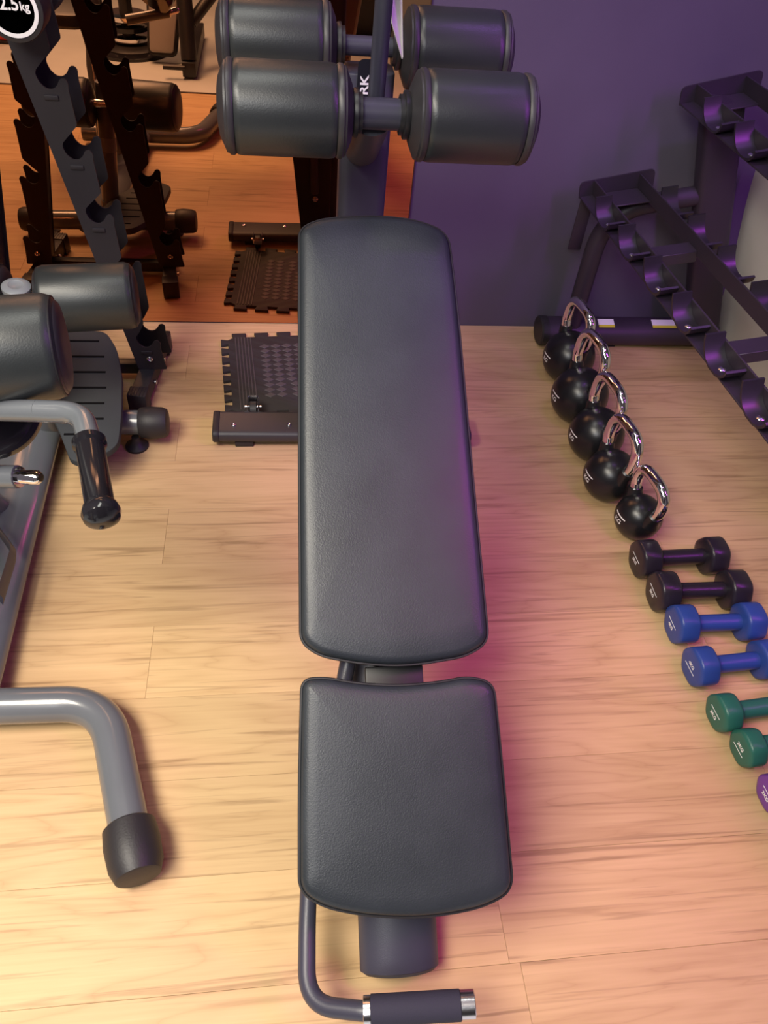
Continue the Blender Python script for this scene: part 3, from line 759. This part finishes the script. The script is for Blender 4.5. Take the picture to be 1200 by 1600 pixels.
# rear cross foot
rf = tubeo('rear_foot', [(-0.375, 1.622, 0.062), (-0.86, 1.64, 0.062)], 0.0330, G, gm, seg=28)
for x, s in ((-0.385, 1), (-0.85, -1)):
    latheo('rubber_cap', [(0, 0.036), (0.004, 0.040), (0.030, 0.043), (0.060, 0.041), (0.072, 0.036), (0.074, 0.030)], (x + s * 0.0, 1.622 if s > 0 else 1.64, 0.062), (s, 0, 0), M['rubber'], rf, seg=32, label='black rubber end cap')
    latheo('leveling_foot', [(0, 0.030), (0.006, 0.030), (0.014, 0.016), (0.03, 0.010), (0.035, 0.010)], (x - s * 0.012, 1.597, 0.0), (0, 0, 1), M['rubber'], rf, seg=24)
# foot plate
FPZ = 0.135
outl = [(98, 517), (165, 516), (183, 545), (191, 590), (190, 650), (185, 694), (163, 710), (120, 722), (108, 716), (92, 672), (78, 646), (70, 560)]
pn = Vector((0.0, -0.10, 1)).normalized(); pp = Vector((-0.45, 1.6, FPZ))
P3 = [onplane(x, y, pp, pn) for x, y in outl]
Xp = Vector((1, 0, 0)); Yp = pn.cross(Xp)
P = round_poly([Vector(((q - pp).dot(Xp), (q - pp).dot(Yp))) for q in P3], 0.03, 5)
F = frame_map(pp, Xp, Yp, pn)
bm = BM(); prism(bm, P, -0.022, 0.0, F, bev=0.004); fp = link('foot_plate', bm, M['fplate'], gm)
for k in range(7):
    pyy = 533 + k * 24.3; xr_ = [155, 163, 165, 166, 163, 162, 160][k]
    a = onplane(xr_, pyy, pp, pn); b = onplane(105 if k < 6 else 100, pyy, pp, pn)
    cc = (a + b) / 2 + pn * 0.0008
    boxo('grip_groove', cc, ((a - b).length, 0.006, 0.0016), M['groove'], fp, bev=0.0, rot=Matrix((Xp, Yp, pn)).transposed())
# pole with grey cap, axle and two rollers
RO = ondepth(140, 465, 1200 * 0.152 / 105)
pole_top = ondepth(25, 449, 1.69)
pt = Vector((-0.622, RO.y + 0.0, RO.z + 0.05)); pt = ondepth(26, 452, 1.66)
pb = Vector((-0.615, 1.60, 0.07))
pl_ = tubeo('pole', [pb, pt], 0.029, G, gm, seg=24)
latheo('pole_cap', [(0, 0.030), (0.008, 0.030), (0.012, 0.024), (0.0125, 0.016), (0.011, 0.014), (0.011, 0)], pt, (pt - pb), M['greymat'], pl_, seg=28, label='light grey plastic cap')
pm = pb.lerp(pt, 0.52); latheo('pole_sleeve', [(0, 0.0300), (0.045, 0.0300)], pm, (pt - pb), M['greymat'], pl_, seg=28, label='pale sleeve round the pole')
tubeo('pole_socket', [pb, pb + (pt - pb) * 0.12], 0.034, G, gm, seg=24)
tubeo('roller_axle', [RO + Vector((-0.30, 0, 0)), RO + Vector((0.02, 0, 0))], 0.013, M['steel'], gm)
def big_roller(c_, Ln, R, yaw=0.0):
    h = Ln / 2; A_ = Vector((math.cos(math.radians(yaw)), math.sin(math.radians(yaw)), 0))
    r = latheo('roller_pad', [(-h, R * 0.86), (-h + 0.005, R * 0.95), (-h + 0.016, R), (h - 0.016, R), (h - 0.005, R * 0.95), (h, R * 0.86)], c_, A_, M['roll'], gm, seg=56)
    for s in (-1, 1):
        latheo('end_disc', [(0, R * 0.86), (0.003, R * 0.82), (0.006, R * 0.55), (0.006, 0.02), (0.006, 0)], c_ + A_ * (s * h), A_ * s, M['plastic'], r, seg=40)
        bm = BM(); lathe(bm, [(0, R * 0.945), (0.0015, R * 0.955), (0.003, R * 0.945)], c_ + A_ * (s * (h - 0.006)), A_ * s, 48); link('seam', bm, M['pipe'], r)
    return r
xl, xr = xat(60, 465, RO).x, xat(216, 468, RO).x
big_roller(Vector(((xl + xr) / 2, RO.y, RO.z)), xr - xl - 0.02, 0.074, 7)
big_roller(Vector((xl - 0.165, RO.y, RO.z)), xr - xl - 0.02, 0.074)
NR = ondepth(30, 548, 1200 * 0.154 / 172)
xr2 = xat(103, 548, NR).x
big_roller(Vector((xr2 - 0.118, NR.y - 0.005, NR.z)), 0.22, 0.074, 9)
tubeo('roller_axle', [NR + Vector((-0.45, 0, 0)), NR], 0.015, M['steel'], gm)
tubeo('roller_arm', [Vector((-0.66, NR.y, NR.z)), Vector((-0.68, 1.15, 0.42)), Vector((-0.66, 1.3, 0.08))], 0.026, G, gm, seg=24)
# upper handle: tube, grip and knob
hp = [ondepth(-60, 640, 1.08), ondepth(60, 642, 1.06), ondepth(128, 645, 1.05), ondepth(140, 690, 1.00), ondepth(146, 722, 0.985)]
tubeo('handle_tube', fillet(hp, [0, 0, .05, .01, 0], 10), 0.0155, G, gm, seg=22)
q0, q1 = ondepth(139, 688, 1.0), ondepth(158, 800, 0.93); hd_ = (q1 - q0); L_ = hd_.length
gr = latheo('hand_grip', [(0, 0.019), (0.002, 0.0215), (0.010, 0.0215), (0.013, 0.0180), (L_ - 0.012, 0.0178), (L_ - 0.008, 0.021), (L_ + 0.002, 0.0235), (L_ + 0.010, 0.0215), (L_ + 0.016, 0.013), (L_ + 0.017, 0)], q0, hd_, M['gloss'], gm, seg=32, label='glossy black hand grip with flared end')
# lower handle pointing right
s0, s1, s2 = ondepth(-120, 744, 1.22), ondepth(28, 745, 1.2), ondepth(64, 746, 1.19)
latheo('lower_handle', [(0, 0.0185), ((s1 - s0).length, 0.0185)], s0, s1 - s0, G, gm, seg=26)
latheo('steel_pin', [(0, 0.0165), (0.004, 0.0165), (0.0041, 0.0115), ((s2 - s1).length - 0.006, 0.0115), ((s2 - s1).length, 0.007)], s1, s2 - s1, M['chrome'], gm, seg=24, label='chrome pin end')
# round glossy cover
dc = ondepth(-22, 632, 1.16); dn = (CO - dc).normalized(); dn = (dn + Vector((0.25, 0, 0.15))).normalized()
latheo('round_cover', [(-0.045, 0.080), (-0.03, 0.084), (-0.004, 0.084), (0.004, 0.078), (0.006, 0.060), (0.004, 0.055), (0.003, 0)], dc, dn, M['gloss'], gm, seg=56)
# bracket on the base beam
pbk = [onz(-12, 815, 0.14), onz(22, 862, 0.14), onz(0, 935, 0.14)]
tubeo('angle_bracket', fillet(pbk, 0.012, 4), 0.006, M['frame'], gm, seg=4, ry=0.022)
# seat and rear frame lying outside the frame on the left, seen only in the mirror
tubeo('seat_post', [(-0.66, 1.02, 0.08), (-0.70, 1.02, 0.50)], 0.03, G, gm, seg=24)
bm = BM(); P = round_poly([Vector(p) for p in ((-0.17, -0.16), (0.17, -0.16), (0.14, 0.16), (-0.14, 0.16))], 0.05, 6)
prism(bm, P, 0, 0.05, frame_map((-0.84, 0.95, 0.52), (1, 0, 0), (0, 1, 0), (0, 0, 1)), bev=0.012); link('seat_pad', bm, M['leather'], gm)

# ================================================================== MACHINES BEHIND THE CAMERA (seen in the mirror)
def mirr(px, py, z):
    v = onz(px, py, z); v.y = 2 * WY - v.y; return v
# incline bench with tan pad
ib = thing('incline_bench', 'dark framed incline bench with a tan pad, reflected at the top of the mirror', 'bench', (-0.5, -0.9, 0.0))
def vy(px, py, yreal):
    v = ony(px, py, 2 * WY - yreal); v.y = yreal; return v
c_ = vy(254, 82, -0.32); d_ = vy(256, -60, -0.48)
up = (d_ - c_).normalized(); Xb = Vector((1, 0.03, 0)).normalized(); Nb = Xb.cross(up).normalized()
if Nb.y < 0: Nb = -Nb
bm = BM(); P = round_poly([Vector(p) for p in ((-0.062, 0.0), (0.062, 0.0), (0.11, 0.62), (-0.085, 0.62))], 0.02, 5)
prism(bm, P, -0.03, 0.03, frame_map(c_, Xb, up, Nb), bev=0.008); link('back_pad', bm, M['tan'], ib)
bm = BM(); prism(bm, offset_poly(P, -0.012), -0.04, 0.016, frame_map(c_, Xb, up, Nb), bev=0.004); link('pad_rim', bm, M['pipe'], ib)
e_ = mirr(297, 122, 0.0)
boxo('floor_beam', e_ + Vector((0, -0.36, 0.04)), (0.07, 0.72, 0.07), M['blackframe'], ib, bev=0.005)
tubeo('upright_beam', [e_ + Vector((0.0, -0.05, 0.07)), e_ + Vector((-0.02, -0.35, 0.8))], 0.040, M['blackframe'], ib, seg=16)
tubeo('side_peg', [e_ + Vector((-0.02, 0.0, 0.05)), e_ + Vector((-0.13, 0.0, 0.05))], 0.012, M['blackframe'], ib, seg=12)
tubeo('leg_arm', [e_ + Vector((0.02, -0.15, 0.22)), e_ + Vector((0.22, -0.30, 0.42))], 0.03, M['blackframe'], ib, seg=16)
# round base machine
rb = thing('rotary_machine', 'dark round-based exercise machine reflected behind the tan bench pad', 'exercise machine', (-0.7, -0.8, 0.0))
m_ = vy(205, 72, -0.52)
latheo('round_base', [(-0.03, 0.20), (-0.02, 0.215), (0.0, 0.215), (0.006, 0.20), (0.006, 0)], m_, (0, 0, 1), M['gloss'], rb, seg=48)
for q in range(3): latheo('weight_disc', [(0, 0.10), (0.004, 0.11), (0.024, 0.11), (0.028, 0.10)], m_ + Vector((0.0, -0.03, 0.03 + q * 0.05)), (0, 0, 1), M['gloss' if q % 2 else 'chrome'], rb, seg=36)
tubeo('centre_pole', [(m_.x, m_.y, 0.02), (m_.x, m_.y, 0.7)], 0.035, M['blackframe'], rb)
latheo('floor_disc', [(0, 0.16), (0.02, 0.16), (0.03, 0.14), (0.031, 0)], (m_.x, m_.y, 0.0), (0, 0, 1), M['blackframe'], rb, seg=36)
boxo('seat_block', m_ + Vector((-0.02, -0.12, 0.30)), (0.24, 0.22, 0.08), M['bluecloth'], rb, bev=0.02)
# added dark mass standing in for an unidentified dark reflection
ws = thing('dark_mass', 'added tall black mass filling the dark reflection above the bench rollers', 'exercise machine', (0.3, -0.7, 0.0))
tw = mirr(480, 72, 0.0)
boxo('mass_body', (0.22, tw.y - 0.22, 0.95), (0.92, 0.36, 1.80), M['blackframe'], ws, bev=0.02)
boxo('mass_base', (0.22, tw.y - 0.20, 0.03), (1.0, 0.46, 0.06), M['rubber'], ws, bev=0.008)
for q in (-1, 1): tubeo('mass_rod', [(0.22 + q * 0.1, tw.y - 0.025, 0.06), (0.22 + q * 0.1, tw.y - 0.025, 1.8)], 0.010, M['frame'], ws)
# red case on the pale floor
rc = mirr(3, 66, 0.0)
rcx = thing('red_case', 'small red case reflected at the far left behind the 12.5kg dumbbell', 'case', (rc.x, rc.y, 0.0))
boxo('case_body', (rc.x - 0.10, rc.y - 0.06, 0.075), (0.28, 0.12, 0.13), M['red'], rcx, bev=0.012)
boxo('case_foot', (rc.x - 0.10, rc.y - 0.06, 0.006), (0.30, 0.13, 0.012), M['rubber'], rcx, bev=0.003)
